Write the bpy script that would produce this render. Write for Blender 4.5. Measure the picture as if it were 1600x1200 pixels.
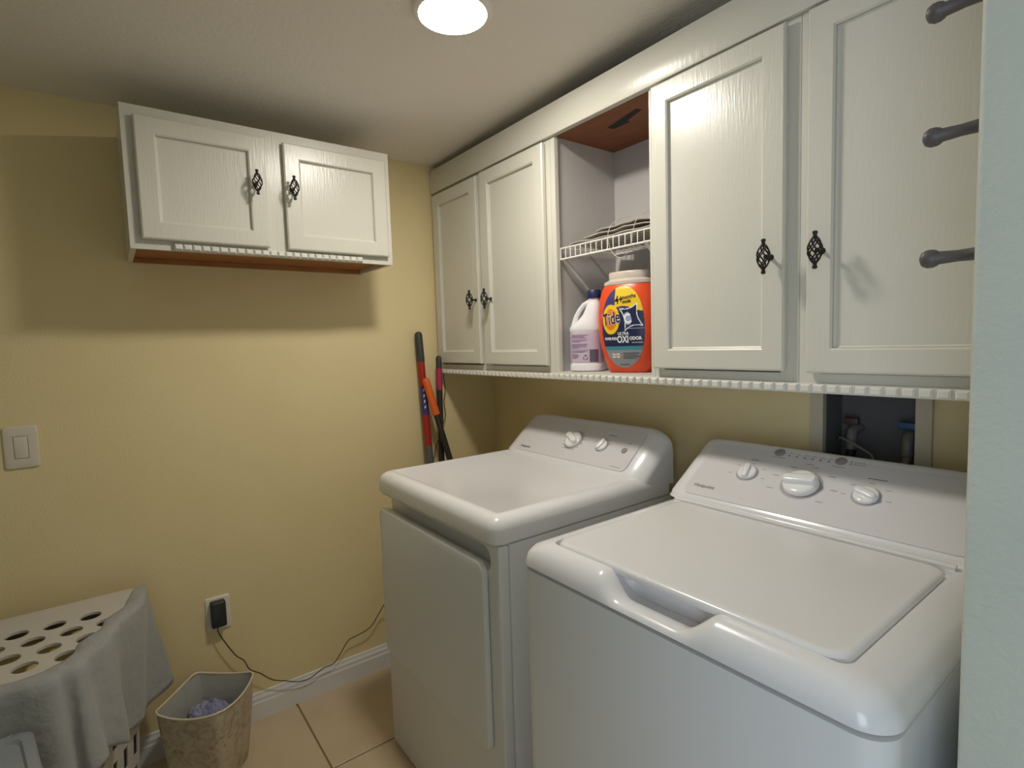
import bpy, bmesh, math, random
from mathutils import Matrix, Vector, noise
random.seed(7)
for _o in list(bpy.data.objects):
    bpy.data.objects.remove(_o)
S = bpy.context.scene
COL = S.collection
PI = math.pi

# ------------------------------------------------------------------ camera
cam_d = bpy.data.cameras.new('camera')
cam = bpy.data.objects.new('camera', cam_d)
COL.objects.link(cam)
_r = ((0.6015757, -0.0421952, 0.7977006), (0.7981926, 0.0711897, -0.5981811), (-0.0315478, 0.9965699, 0.0765059))
_m = Matrix(_r).to_4x4()
_m.translation = (2.16278, -1.51261, 1.39206)
cam.matrix_world = _m
cam_d.sensor_width = 36.0
cam_d.lens = 840.844 / 1600 * 36
cam_d.clip_start = 0.01
S.camera = cam

# ------------------------------------------------------------------ world, daylight, exposure
w = bpy.data.worlds.new('world'); S.world = w
w.use_nodes = True
_bg = w.node_tree.nodes['Background']
_bg.inputs[0].default_value = (0.62, 0.75, 1.0, 1)
_bg.inputs[1].default_value = 0.6
WIN = (-3.6, 2.40, 3.70, 0.35, 2.05)             # glazed opening in the next room, behind the camera: y, x0, x1, z0, z1
ld = bpy.data.lights.new('window_daylight', 'AREA')
ld.shape = 'RECTANGLE'; ld.size = WIN[2] - WIN[1] - .1; ld.size_y = WIN[4] - WIN[3] - .1
ld.energy = 34; ld.color = (0.68, 0.82, 1.0)
lo = bpy.data.objects.new('window_daylight', ld); COL.objects.link(lo)
lo.location = ((WIN[1] + WIN[2]) / 2, WIN[0] - .03, (WIN[3] + WIN[4]) / 2)
lo.rotation_euler = (PI / 2, 0, 0)                # shines along +y, into the next room
LAMP_STRENGTH = 150
vs = S.view_settings
vs.view_transform = 'Standard'; vs.look = 'None'; vs.gamma = 1.0; vs.use_curve_mapping = False
vs.exposure = 0.0


# ------------------------------------------------------------------ materials
def lin(c):
    return tuple(((v / 255) / 12.92 if v / 255 <= .04045 else ((v / 255 + .055) / 1.055) ** 2.4) for v in c) + (1,)


def mat(name, rgb, rough=.5, bump=None, var=None, spec=.5, coat=0, trans=0, alpha=1, emit=None, metal=0, stretch=(1, 1, 1), sheen=0):
    m = bpy.data.materials.new(name); m.use_nodes = True
    nt = m.node_tree; b = nt.nodes['Principled BSDF']
    b.inputs['Base Color'].default_value = lin(rgb)
    b.inputs['Roughness'].default_value = rough
    b.inputs['Specular IOR Level'].default_value = spec
    b.inputs['Coat Weight'].default_value = coat
    b.inputs['Coat Roughness'].default_value = .12
    b.inputs['Transmission Weight'].default_value = trans
    b.inputs['Alpha'].default_value = alpha
    b.inputs['Metallic'].default_value = metal
    b.inputs['Sheen Weight'].default_value = sheen
    if emit:
        b.inputs['Emission Color'].default_value = lin(emit[0]); b.inputs['Emission Strength'].default_value = emit[1]
    if bump or var:
        tc = nt.nodes.new('ShaderNodeTexCoord'); mp = nt.nodes.new('ShaderNodeMapping')
        mp.inputs['Scale'].default_value = stretch
        geo = nt.nodes.new('ShaderNodeNewGeometry')
        nt.links.new(geo.outputs['Position'], mp.inputs['Vector'])
    if bump:
        n = nt.nodes.new('ShaderNodeTexNoise'); n.inputs['Scale'].default_value = bump[0]
        n.inputs['Detail'].default_value = bump[3] if len(bump) > 3 else 3
        nt.links.new(mp.outputs[0], n.inputs['Vector'])
        bp = nt.nodes.new('ShaderNodeBump'); bp.inputs['Strength'].default_value = bump[1]
        bp.inputs['Distance'].default_value = bump[2] if len(bump) > 2 else .002
        nt.links.new(n.outputs['Fac'], bp.inputs['Height']); nt.links.new(bp.outputs[0], b.inputs['Normal'])
    if var:                                         # (scale, second rgb, low, high)
        n2 = nt.nodes.new('ShaderNodeTexNoise'); n2.inputs['Scale'].default_value = var[0]; n2.inputs['Detail'].default_value = 6
        n2.inputs['Distortion'].default_value = var[4] if len(var) > 4 else 0
        nt.links.new(mp.outputs[0], n2.inputs['Vector'])
        cr = nt.nodes.new('ShaderNodeValToRGB')
        cr.color_ramp.elements[0].position = var[2]; cr.color_ramp.elements[1].position = var[3]
        cr.color_ramp.elements[0].color = lin(rgb); cr.color_ramp.elements[1].color = lin(var[1])
        nt.links.new(n2.outputs['Fac'], cr.inputs[0]); nt.links.new(cr.outputs[0], b.inputs['Base Color'])
    return m


M = {}
M['wall'] = mat('yellow_wall_paint', (236, 217, 166), .62, (160, .35, .002), (3, (239, 221, 172), .35, .7))
M['wall_pale'] = mat('pale_wall_paint', (203, 207, 194), .6, (120, .45, .003), (5, (197, 202, 190), .35, .7))
M['ceiling'] = mat('textured_ceiling', (240, 234, 226), .85, (75, .45, .005, 5))
M['white_paint'] = mat('cabinet_paint', (216, 213, 201), .27, (24, .20, .003, 3), None, .5, 0, stretch=(9, 9, 1))
M['inner_paint'] = mat('cubby_paint', (200, 196, 193), .45, (30, .2, .003), stretch=(6, 6, 1))
M['trim_paint'] = mat('trim_paint', (226, 223, 214), .35)
M['baseboard'] = mat('baseboard_paint', (232, 230, 228), .4, (20, .15, .002), stretch=(6, 1, 6))
M['wood'] = mat('raw_wood', (176, 118, 66), .6, (30, .2, .002), (14, (160, 100, 52), .35, .7), stretch=(6, 1, 1))
M['board'] = mat('brown_hardboard', (142, 86, 50), .6, None, (14, (128, 74, 42), .35, .7), stretch=(1, 4, 1))
M['dark'] = mat('dark_gap', (40, 36, 34), .8)
M['tile'] = mat('beige_tile', (214, 194, 164), .35, (18, .08, .002), (6, (203, 182, 150), .3, .75))
M['grout'] = mat('grout', (150, 128, 98), .9, (300, .3, .001))
M['enamel'] = mat('white_enamel', (236, 235, 236), .22, (420, .02, .0006), None, .5, .25)
M['enamel_front'] = mat('white_enamel_panel', (232, 233, 234), .32, (420, .03, .0006))
M['panel'] = mat('control_panel_plastic', (220, 217, 218), .35)
M['knob'] = mat('knob_plastic', (240, 239, 238), .16, None, None, .6, .3)
M['knob_shadow'] = mat('knob_shadow_grey', (176, 173, 176), .4)
M['print'] = mat('grey_print', (112, 110, 114), .5)
M['button'] = mat('grey_button', (150, 146, 146), .4)
M['iron'] = mat('black_iron', (34, 32, 32), .42, None, None, .5, metal=.3)
M['peg'] = mat('dark_peg', (92, 86, 86), .5)
M['wire'] = mat('white_vinyl_wire', (238, 234, 226), .35)
M['bag'] = mat('grey_bag_fabric', (168, 160, 152), .8, (240, .2, .001), (9, (182, 175, 166), .35, .7))
M['string'] = mat('cream_string', (214, 204, 180), .7)
M['red'] = mat('red_pole', (168, 42, 34), .4)
M['dgrey'] = mat('dark_grey_plastic', (62, 62, 60), .5)
M['grey_pole'] = mat('grey_pole', (98, 98, 96), .45)
M['blackpole'] = mat('black_pole', (48, 44, 42), .45)
M['orange_grip'] = mat('orange_grip', (226, 102, 34), .5)
M['pink'] = mat('pink_band', (178, 52, 84), .5)
M['blue_sticker'] = mat('blue_sticker', (66, 62, 120), .4)
M['white'] = mat('white_print', (245, 244, 242), .5)
M['plate'] = mat('switch_plate', (226, 216, 200), .35)
M['outlet'] = mat('outlet_plate', (238, 233, 220), .35)
M['adapter'] = mat('black_adapter', (44, 46, 44), .4)
M['cord'] = mat('black_cord', (40, 36, 30), .5)
M['hamper'] = mat('white_plastic', (206, 202, 196), .35)
M['cloth'] = mat('grey_sheet', (172, 172, 170), .85, (22, .5, .012, 4), (4, (160, 161, 160), .35, .7), sheen=.2)
M['tan_cloth'] = mat('tan_cloth', (214, 194, 140), .9, (200, .3, .002))
M['bin'] = mat('marbled_bin', (200, 188, 164), .32, None, (26, (166, 148, 120), .45, .70, 1.6))
M['bin_rim'] = mat('bin_rim', (226, 216, 188), .2)
M['liner'] = mat('bag_liner', (184, 184, 178), .35, (60, .4, .004), alpha=.92)
M['lint'] = mat('lint', (176, 176, 204), .95, (120, 1, .006), (45, (116, 116, 160), .3, .7), sheen=.5)
M['clear'] = mat('clear_plastic', (176, 182, 190), .06, None, None, .8, .5, alpha=.6)
M['lampshade'] = mat('lit_glass', (255, 250, 240), .4, emit=((255, 249, 238), LAMP_STRENGTH))
M['lampbase'] = mat('lamp_base', (240, 236, 228), .4)
M['jug'] = mat('white_jug', (240, 238, 240), .3)
M['jug_label'] = mat('lilac_label', (206, 186, 206), .45)
M['jug_text'] = mat('violet_text', (132, 104, 150), .5)
M['jug_dark'] = mat('dark_label_band', (98, 88, 108), .5)
M['navy'] = mat('navy_plastic', (34, 44, 92), .4)
M['tub'] = mat('orange_tub', (236, 82, 36), .3)
M['tub_lid'] = mat('frosted_lid', (208, 196, 182), .35)
M['l_navy'] = mat('label_navy', (38, 42, 78), .35)
M['l_purple'] = mat('label_purple', (66, 66, 122), .35)
M['l_yellow'] = mat('label_yellow', (246, 206, 44), .35)
M['l_orange'] = mat('label_orange', (240, 136, 40), .35)
M['l_teal'] = mat('label_teal', (70, 146, 156), .35)
M['l_grey'] = mat('label_grey', (148, 148, 154), .35)
M['l_white'] = mat('label_white', (244, 244, 244), .35)
M['l_black'] = mat('label_black', (30, 28, 34), .35)
M['l_blue'] = mat('label_lightblue', (150, 176, 204), .35)
M['hose'] = mat('grey_hose', (126, 122, 116), .4)
M['black_rubber'] = mat('black_rubber', (38, 36, 36), .6)
M['blue'] = mat('blue_valve', (52, 92, 132), .45)
M['redv'] = mat('red_valve', (84, 60, 54), .45)
M['boxin'] = mat('grey_box_plastic', (104, 102, 102), .6)
M['frame_paint'] = mat('shaded_frame_paint', (206, 196, 172), .5)  # white frame; the beige puts the shadow on it into the paint
M['glass'] = mat('window_glass', (255, 255, 255), .02, trans=1)


# ------------------------------------------------------------------ mesh helpers
class MB:
    def __init__(s):
        s.v = []; s.f = []; s.mi = []

    def add(s, vs_, fs_, mi=0):
        o = len(s.v); s.v += [tuple(a) for a in vs_]
        for f in fs_:
            s.f.append([i + o for i in f]); s.mi.append(mi)
        return s

    def box(s, x0, x1, y0, y1, z0, z1, mi=0):
        return s.add([(x, y, z) for x in (x0, x1) for y in (y0, y1) for z in (z0, z1)],
                     [(0, 1, 3, 2), (4, 6, 7, 5), (0, 4, 5, 1), (2, 3, 7, 6), (0, 2, 6, 4), (1, 5, 7, 3)], mi)

    def loft(s, rings, cap0=True, cap1=True, mi=0, closed=True):
        n = len(rings[0]); vs_ = [p for r in rings for p in r]; fs_ = []
        for k in range(len(rings) - 1):
            for i in range(n if closed else n - 1):
                j = (i + 1) % n
                fs_.append((k * n + i, k * n + j, (k + 1) * n + j, (k + 1) * n + i))
        if cap0: fs_.append(tuple(range(n))[::-1])
        if cap1: fs_.append(tuple((len(rings) - 1) * n + i for i in range(n)))
        return s.add(vs_, fs_, mi)

    def tube(s, pts, r, n=8, mi=0, caps=True):
        pts = [Vector(p) for p in pts]; rr = r if isinstance(r, (list, tuple)) else [r] * len(pts)
        rings = []; up = None
        for i, p in enumerate(pts):
            t = (pts[min(i + 1, len(pts) - 1)] - pts[max(i - 1, 0)]).normalized()
            if up is None:
                up = Vector((0, 0, 1)) if abs(t.z) < .9 else Vector((1, 0, 0))
            a = t.cross(up).normalized(); up = a.cross(t).normalized()
            rings.append([tuple(p + rr[i] * (math.cos(2 * PI * k / n) * a + math.sin(2 * PI * k / n) * up)) for k in range(n)])
        return s.loft(rings, caps, caps, mi)

    def lathe(s, prof, n=24, c=(0, 0), mi=0):
        rings = [[(c[0] + r * math.cos(2 * PI * k / n), c[1] + r * math.sin(2 * PI * k / n), z) for k in range(n)] for r, z in prof]
        return s.loft(rings, True, True, mi)

    def build(s, name, mats, parent=None, smooth=None, bevel=0, seg=2, local=False, xf=None):
        me = bpy.data.meshes.new(name)
        off = Vector((0, 0, 0))
        if parent is not None and not local:
            q = parent
            while q is not None:
                off += q.location; q = q.parent
        V = [Vector(a) for a in s.v]
        if xf: V = [xf @ a for a in V]
        me.from_pydata([tuple(a - off) for a in V], [], s.f)
        mats = mats if isinstance(mats, (list, tuple)) else [mats]
        for m in mats: me.materials.append(M[m])
        for p, i in zip(me.polygons, s.mi): p.material_index = i
        bm = bmesh.new(); bm.from_mesh(me)
        bmesh.ops.recalc_face_normals(bm, faces=bm.faces)
        if bevel:
            ed = [e for e in bm.edges if len(e.link_faces) == 2 and e.calc_face_angle(0) > .6]
            bmesh.ops.bevel(bm, geom=ed, offset=bevel, segments=seg, profile=.5, affect='EDGES', clamp_overlap=True)
        bm.to_mesh(me); bm.free()
        if smooth is not None:
            me.polygons.foreach_set('use_smooth', [True] * len(me.polygons))
            me.set_sharp_from_angle(angle=math.radians(smooth))
        o = bpy.data.objects.new(name, me); COL.objects.link(o)
        if parent is not None: o.parent = parent
        return o


def tag(o, label=None, cat=None, group=None, kind=None):
    if label: o['label'] = label
    if cat: o['category'] = cat
    if group: o['group'] = group
    if kind: o['kind'] = kind
    return o


def thing(name, label, cat, loc=(0, 0, 0), rz=0, group=None):
    o = bpy.data.objects.new(name, None); COL.objects.link(o)
    o.empty_display_size = .05
    o.location = loc; o.rotation_euler = (0, 0, rz)
    return tag(o, label, cat, group)


def inst(name, me, loc, parent, rot=(0, 0, 0)):
    """an object that shares a mesh, loc in world space"""
    o = bpy.data.objects.new(name, me); COL.objects.link(o)
    off = Vector((0, 0, 0)); q = parent
    while q is not None:
        off += q.location; q = q.parent
    o.parent = parent; o.location = Vector(loc) - off; o.rotation_euler = rot
    return o


def bx(name, x0, x1, y0, y1, z0, z1, m, parent=None, bevel=0, seg=2):
    return MB().box(x0, x1, y0, y1, z0, z1).build(name, m, parent, 35 if bevel else None, bevel, seg)


def rrect(x0, x1, y0, y1, r, nc=6, ns=1):
    """counter-clockwise rounded rectangle starting on the y0 side"""
    r = min(r, (x1 - x0) / 2 - 1e-4, (y1 - y0) / 2 - 1e-4); P = []
    def side(a, b):
        for k in range(1, ns):
            P.append((a[0] + (b[0] - a[0]) * k / ns, a[1] + (b[1] - a[1]) * k / ns))
    def arc(cx, cy, a0):
        for k in range(nc + 1):
            a = a0 + PI / 2 * k / nc; P.append((cx + r * math.cos(a), cy + r * math.sin(a)))
    side((x0 + r, y0), (x1 - r, y0)); arc(x1 - r, y0 + r, -PI / 2)
    side((x1, y0 + r), (x1, y1 - r)); arc(x1 - r, y1 - r, 0)
    side((x1 - r, y1), (x0 + r, y1)); arc(x0 + r, y1 - r, PI / 2)
    side((x0, y1 - r), (x0, y0 + r)); arc(x0 + r, y0 + r, PI)
    return P


def rplate(x0, x1, y0, y1, r, levels, nc=6, ns=1):
    """rings of a rounded rectangle, levels = (inset, z)"""
    return [[(a, b, z) for a, b in rrect(x0 + i, x1 - i, y0 + i, y1 - i, max(r - i * .6, .002), nc, ns)] for i, z in levels]


def sst(a, b, x):
    t = min(1, max(0, (x - a) / (b - a))); return t * t * (3 - 2 * t)


def smooth_pts(P, n=4):
    out = []
    for i in range(len(P) - 1):
        p0, p1, p2, p3 = [Vector(P[max(0, min(len(P) - 1, i + d))]) for d in (-1, 0, 1, 2)]
        for k in range(n):
            t_ = k / n
            out.append(tuple(.5 * ((2 * p1) + (-p0 + p2) * t_ + (2 * p0 - 5 * p1 + 4 * p2 - p3) * t_ ** 2 + (-p0 + 3 * p1 - 3 * p2 + p3) * t_ ** 3)))
    return out + [P[-1]]


def text2d(s, size, align='LEFT', shear=0, bold=0):
    c = bpy.data.curves.new('t', 'FONT'); c.body = s; c.size = size; c.align_x = align; c.align_y = 'CENTER'
    c.shear = shear; c.offset = bold; c.resolution_u = 3
    o = bpy.data.objects.new('t', c); COL.objects.link(o)
    dg = bpy.context.evaluated_depsgraph_get(); dg.update()
    me = bpy.data.meshes.new_from_object(o.evaluated_get(dg))
    vs_ = [(v.co.x, v.co.y) for v in me.vertices]; fs_ = [tuple(p.vertices) for p in me.polygons]
    bpy.data.objects.remove(o); bpy.data.curves.remove(c); bpy.data.meshes.remove(me)
    return vs_, fs_


# ================================================================== THE SETTING
ZC = lambda x: 2.18 + .03 * max(0, x)
XR, YE = 2.0, -0.79                      # right wall face and its end

fl = bx('floor', -.15, 4.55, -3.75, .15, -.12, -.006, 'grout'); tag(fl, kind='structure')
tm = None
T = .43
for i in range(11):
    for j in range(-1, 8):
        x0 = i * T; y1 = -1.01 + .86 + .43 - j * T
        if x0 >= 4.4 or y1 - T < -3.65 - T: continue
        xa, xb = x0 + .003, min(x0 + T, 4.4) - .003
        ya, yb = max(y1 - T, -3.6) + .003, min(y1, 0) - .003
        if xb - xa < .02 or yb - ya < .02: continue
        full = abs((xb - xa) - (T - .006)) < 1e-6 and abs((yb - ya) - (T - .006)) < 1e-6
        if full and tm is not None:
            inst('tile', tm, ((xa + xb) / 2, (ya + yb) / 2, 0), fl)
        else:
            hx, hy = (xb - xa) / 2, (yb - ya) / 2
            b = MB().loft([[(sx * hx, sy * hy, -.008) for sx, sy in ((-1, -1), (1, -1), (1, 1), (-1, 1))],
                           [(sx * hx, sy * hy, -.0015) for sx, sy in ((-1, -1), (1, -1), (1, 1), (-1, 1))],
                           [(sx * (hx - .002), sy * (hy - .002), 0) for sx, sy in ((-1, -1), (1, -1), (1, 1), (-1, 1))]])
            o = b.build('tile', 'tile', fl, local=True)
            o.location = ((xa + xb) / 2, (ya + yb) / 2, 0)
            if full: tm = o.data

c = MB(); c.add([(x, y, z) for y in (-3.75, .15) for x, z in ((-.15, 2.18), (0, 2.18), (4.55, ZC(4.55)), (4.55, 2.75), (-.15, 2.75))],
                [(0, 1, 6, 5), (1, 2, 7, 6), (2, 3, 8, 7), (3, 4, 9, 8), (4, 0, 5, 9), (0, 4, 3, 2, 1), (5, 6, 7, 8, 9)])
tag(c.build('ceiling', 'ceiling'), kind='structure')
tag(bx('wall_left', -.12, 0, -2.6, 0, 0, 2.3, 'wall'), kind='structure')
# back wall with the recess for the laundry outlet box
UX0, UX1, UZ0, UZ1 = 1.527, 1.73, .98, 1.28
b = MB()
b.box(-.12, UX0, 0, .12, 0, 2.5); b.box(UX1, 4.52, 0, .12, 0, 2.5)
b.box(UX0, UX1, 0, .12, 0, UZ0); b.box(UX0, UX1, 0, .12, UZ1, 2.5); b.box(UX0, UX1, .10, .12, UZ0, UZ1)
tag(b.build('wall_back', 'wall'), kind='structure')
tag(bx('wall_right', XR, XR + .14, YE, 0, 0, 2.5, 'wall_pale', None, .006, 3), kind='structure')
tag(bx('wall_partition', XR, XR + .14, -2.72, -1.95, 0, 2.5, 'wall_pale'), kind='structure')      # unseen far side of the camera's doorway, placed to keep daylight off the left
tag(bx('wall_front', -.12, XR, -2.72, -2.60, 0, 2.5, 'wall_pale'), kind='structure')
Y = WIN[0]
b = MB()
b.box(1.9, WIN[1], Y - .12, Y, 0, 2.6); b.box(WIN[2], 4.52, Y - .12, Y, 0, 2.6)
b.box(WIN[1], WIN[2], Y - .12, Y, 0, WIN[3]); b.box(WIN[1], WIN[2], Y - .12, Y, WIN[4], 2.6)
tag(b.build('wall_far', 'wall_pale'), kind='structure')
tag(bx('wall_side', 4.4, 4.52, -3.6, 0, 0, 2.6, 'wall_pale'), kind='structure')
tag(bx('wall_corner', 1.88, XR, -3.6, -2.72, 0, 2.5, 'wall_pale'), kind='structure')
b = MB()
for x0, x1, z0, z1 in ((WIN[1], WIN[1] + .04, WIN[3], WIN[4]), (WIN[2] - .04, WIN[2], WIN[3], WIN[4]),
                       (WIN[1] + .04, WIN[2] - .04, WIN[3], WIN[3] + .04), (WIN[1] + .04, WIN[2] - .04, WIN[4] - .04, WIN[4])):
    b.box(x0, x1, Y - .10, Y - .05, z0, z1)
tag(b.build('window_1', 'trim_paint'), kind='structure')

# baseboard along the left wall: stepped profile
pf = [(0, 0), (.014, 0), (.014, .062), (.011, .068), (.011, .080), (.007, .088), (.005, .098), (0, .100)]
b = MB().loft([[(x, -2.599, z) for x, z in pf], [(x, -.001, z) for x, z in pf]])
tag(b.build('baseboard_left', 'baseboard'), kind='structure')

# ================================================================== LAMP
lt = thing('ceiling_lamp', 'lit round white flush lamp on the ceiling', 'lamp', (.985, -.775, ZC(.985)))
MB().lathe([(.098, .004), (.100, -.004), (.097, -.009), (.090, -.013), (.084, -.013), (.081, .004)], 40).build('trim_ring', 'lampbase', lt, 40, local=True)
gl = [(.0805, .002), (.0805, -.006), (.076, -.010), (.066, -.013), (.045, -.015), (.001, -.016)]
MB().lathe(gl, 36).build('diffuser', 'lampshade', lt, 60, local=True)


# ================================================================== CABINETS
def handle_mesh():
    """birdcage pull: long axis z, stands out along -y, door surface at y=0"""
    b = MB(); yc = -.032
    for sgn in (1, -1):
        pr = [(.001, .0385), (.0045, .037), (.0052, .034), (.0036, .0305), (.0042, .0265), (.003, .0225)]
        n = 10
        b.loft([[(r * math.cos(2 * PI * k / n), yc + r * math.sin(2 * PI * k / n), sgn * z) for k in range(n)] for r, z in pr])
    for h in (1, -1):
        for q in range(4):
            pts = []
            for k in range(11):
                t = k / 10; z = -.026 + .052 * t; r = .003 + .0105 * math.sin(PI * t) ** .8
                a = q * PI / 2 + h * PI * (t - .5) * .95
                pts.append((r * math.cos(a), yc + r * math.sin(a), z))
            b.tube(pts, .0017, 5)
    b.tube([(0, -.019, 0), (0, -.012, 0), (0, -.004, 0), (0, 0, 0)], [.0042, .0034, .0042, .0075], 10)
    b.tube([(0, -.0225, 0), (0, -.0185, 0)], [.005, .0046], 10)
    return b


_h = handle_mesh().build('handle', 'iron', None, 50)
HM = _h.data; bpy.data.objects.remove(_h)


def dent_mesh(wd, ht, dp):
    b = MB()
    f = lambda i, y: [(sx * (wd / 2 - i), y, sz * (ht / 2 - i)) for sx, sz in ((-1, -1), (1, -1), (1, 1), (-1, 1))]
    b.loft([f(0, 0), f(0, -dp * .55), f(.0035, -dp)])
    o = b.build('dentil', 'trim_paint', None); me = o.data; bpy.data.objects.remove(o); return me


DM = dent_mesh(.021, .017, .009)


def door(parent, fn, u0, u1, v0, v1, hu, hv, hrot, stile=.052, label=None):
    """fn(u, v, w) -> world; w = distance out of the face frame"""
    R4 = lambda i, wv: [fn(a, b_, wv) for a, b_ in ((u0 + i, v0 + i), (u1 - i, v0 + i), (u1 - i, v1 - i), (u0 + i, v1 - i))]
    b = MB().loft([R4(.004, .001), R4(0, .008), R4(0, .0175), R4(.004, .0205), R4(stile - .004, .0205), R4(stile, .0175), R4(stile, .0075), R4(stile + .007, .0065)], True, False)
    d = b.build('door', 'white_paint', parent)
    s2 = stile + .0005
    R5 = lambda i, wv: [fn(a, b_, wv) for a, b_ in ((u0 + s2 + i, v0 + s2 + i), (u1 - s2 - i, v0 + s2 + i), (u1 - s2 - i, v1 - s2 - i), (u0 + s2 + i, v1 - s2 - i))]
    MB().loft([R5(0, .004), R5(0, .0125), R5(.004, .0095), R5(.010, .0095)]).build('panel', 'white_paint', d)
    inst('handle', HM, fn(hu, hv, .0203), d, (0, 0, hrot))
    return d


# ---- small cabinet on the left wall
LX, LY0, LY1, LZ0, LZ1 = .290, -1.437, -.648, 1.690, 2.086
cb = thing('wall_cabinet', 'small white two-door wall cabinet hung alone on the yellow wall', 'cabinet', (0.0, (LY0 + LY1) / 2, LZ0))
t = .014
b = MB()
b.box(.002, LX, LY0, LY0 + t, LZ0, LZ1); b.box(.002, LX, LY1 - t, LY1, LZ0, LZ1)
b.box(.002, LX, LY0 + t, LY1 - t, LZ1 - t, LZ1); b.box(.002, .008, LY0 + t, LY1 - t, LZ0 + .02, LZ1 - t)
b.build('carcass', 'white_paint', cb)
bx('underside', .008, LX, LY0 + t, LY1 - t, LZ0 + .016, LZ0 + .026, 'wood', cb)
bx('hanging_rail', .002, .020, LY0 + t, LY1 - t, LZ0 + .001, LZ0 + .0155, 'wood', cb)
b = MB(); fx0, fx1 = LX, LX + .012
b.box(fx0, fx1, LY0, LY0 + .04, LZ0, LZ1); b.box(fx0, fx1, LY1 - .04, LY1, LZ0, LZ1); b.box(fx0, fx1, -1.08, -1.005, LZ0, LZ1)
b.box(fx0, fx1, LY0 + .04, -1.08, LZ0, LZ0 + .045); b.box(fx0, fx1, -1.005, LY1 - .04, LZ0, LZ0 + .045)
b.box(fx0, fx1, LY0 + .04, -1.08, LZ1 - .045, LZ1); b.box(fx0, fx1, -1.005, LY1 - .04, LZ1 - .045, LZ1)
b.build('face_frame', 'white_paint', cb)
fL = lambda u, v, wv: (fx1 + wv, u, v)
door(cb, fL, -1.409, -1.071, 1.717, 2.056, -1.105, 1.907, PI / 2, .050)
door(cb, fL, -1.016, -.668, 1.716, 2.053, -.996, 1.905, PI / 2, .050)
st = bx('dentil_strip', fx1, fx1 + .005, -1.334, -.764, LZ0 + .001, LZ0 + .0195, 'trim_paint', cb)
for k in range(24):
    inst('dentil', DM, (fx1 + .005, -1.334 + .57 * (k + .5) / 24, LZ0 + .0102), st, (0, 0, PI / 2))

# ---- run of cabinets on the back wall
YF, ZB, ZT = -.302, 1.264, 2.150
YK = YF + .014


def carcass(parent, x0, x1, back=True):
    b = MB()
    b.box(x0, x0 + t, YK, -.002, ZB + .012, ZT); b.box(x1 - t, x1, YK, -.002, ZB + .012, ZT)
    b.box(x0 + t, x1 - t, YK, -.002, ZB + .012, ZB + .026); b.box(x0 + t, x1 - t, YK, -.002, ZT - .012, ZT)
    b.box(x0 + t, x1 - t, -.010, -.002, ZB + .026, ZT - .012)
    return b.build('carcass', 'white_paint', parent)


def frame(parent, x0, x1, sl, sr, mid=None):
    b = MB()
    b.box(x0, x0 + sl, YF, YK, ZB, ZT); b.box(x1 - sr, x1, YF, YK, ZB, ZT)
    b.box(x0 + sl, x1 - sr, YF, YK, ZB, ZB + .042); b.box(x0 + sl, x1 - sr, YF, YK, ZT - .10, ZT)
    if mid: b.box(mid[0], mid[1], YF, YK, ZB + .042, ZT - .10)
    return b.build('face_frame', 'white_paint', parent)


fB = lambda u, v, wv: (u, YF - wv, v)
c1 = thing('wall_cabinet', 'tall white two-door wall cabinet in the corner, left of the open cubby', 'cabinet', (.40, -.002, ZB))
carcass(c1, .003, .795); frame(c1, .003, .795, .04, .035, (.365, .42))
door(c1, fB, .028, .375, 1.312, 2.044, .355, 1.566, 0, .052)
door(c1, fB, .402, .776, 1.310, 2.046, .459, 1.562, 0, .052)
c3 = thing('wall_cabinet', 'white single-door wall cabinet between the open cubby and the cabinet by the dark pegs', 'cabinet', (1.405, -.002, ZB))
carcass(c3, 1.212, 1.598); frame(c3, 1.212, 1.598, .03, .04)
door(c3, fB, 1.219, 1.574, 1.310, 2.048, 1.545, 1.562, 0, .052)
c4 = thing('wall_cabinet', 'white wall cabinet at the right end of the run, behind the three dark pegs', 'cabinet', (1.80, -.002, ZB))
carcass(c4, 1.599, 1.996); frame(c4, 1.599, 1.996, .045, .035)
door(c4, fB, 1.620, 1.976, 1.308, 2.048, 1.652, 1.560, 0, .052)
# open cubby
c2 = thing('open_cubby', 'open cubby between the wall cabinets with a brown top inside', 'cabinet', (1.0, -.002, ZB))
OX0, OX1 = .796, 1.211
b = MB()
b.box(OX0, OX0 + t, YK, -.002, ZB + .012, ZT); b.box(OX1 - t, OX1, YK, -.002, ZB + .012, ZT)
b.box(OX0 + t, OX1 - t, -.010, -.002, ZB + .026, ZT)
b.build('side_and_back_panels', 'inner_paint', c2)
bx('bottom_panel', OX0 + t, OX1 - t, YK, -.011, ZB + .008, ZB + .026, 'inner_paint', c2)
tp = bx('top_panel', OX0 + t, OX1 - t, YK, -.011, 2.058, 2.066, 'board', c2)
b = MB(); b.add([(.955, -.20, 2.0575), (1.10, -.235, 2.0575), (1.105, -.215, 2.0575), (1.03, -.19, 2.0575), (1.028, -.175, 2.0575), (.96, -.175, 2.0575)], [(0, 1, 2, 3, 4, 5)])
b.build('torn_gap', 'dark', tp)
b = MB()
b.box(OX0, OX0 + .022, YF, YK, ZB, ZT); b.box(OX1 - .012, OX1, YF, YK, ZB, ZT)
b.box(OX0 + .022, OX1 - .012, YF, YK, ZB, ZB + .026); b.box(OX0 + .022, OX1 - .012, YF, YK, 2.060, ZT)
b.build('face_frame', 'white_paint', c2)

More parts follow.
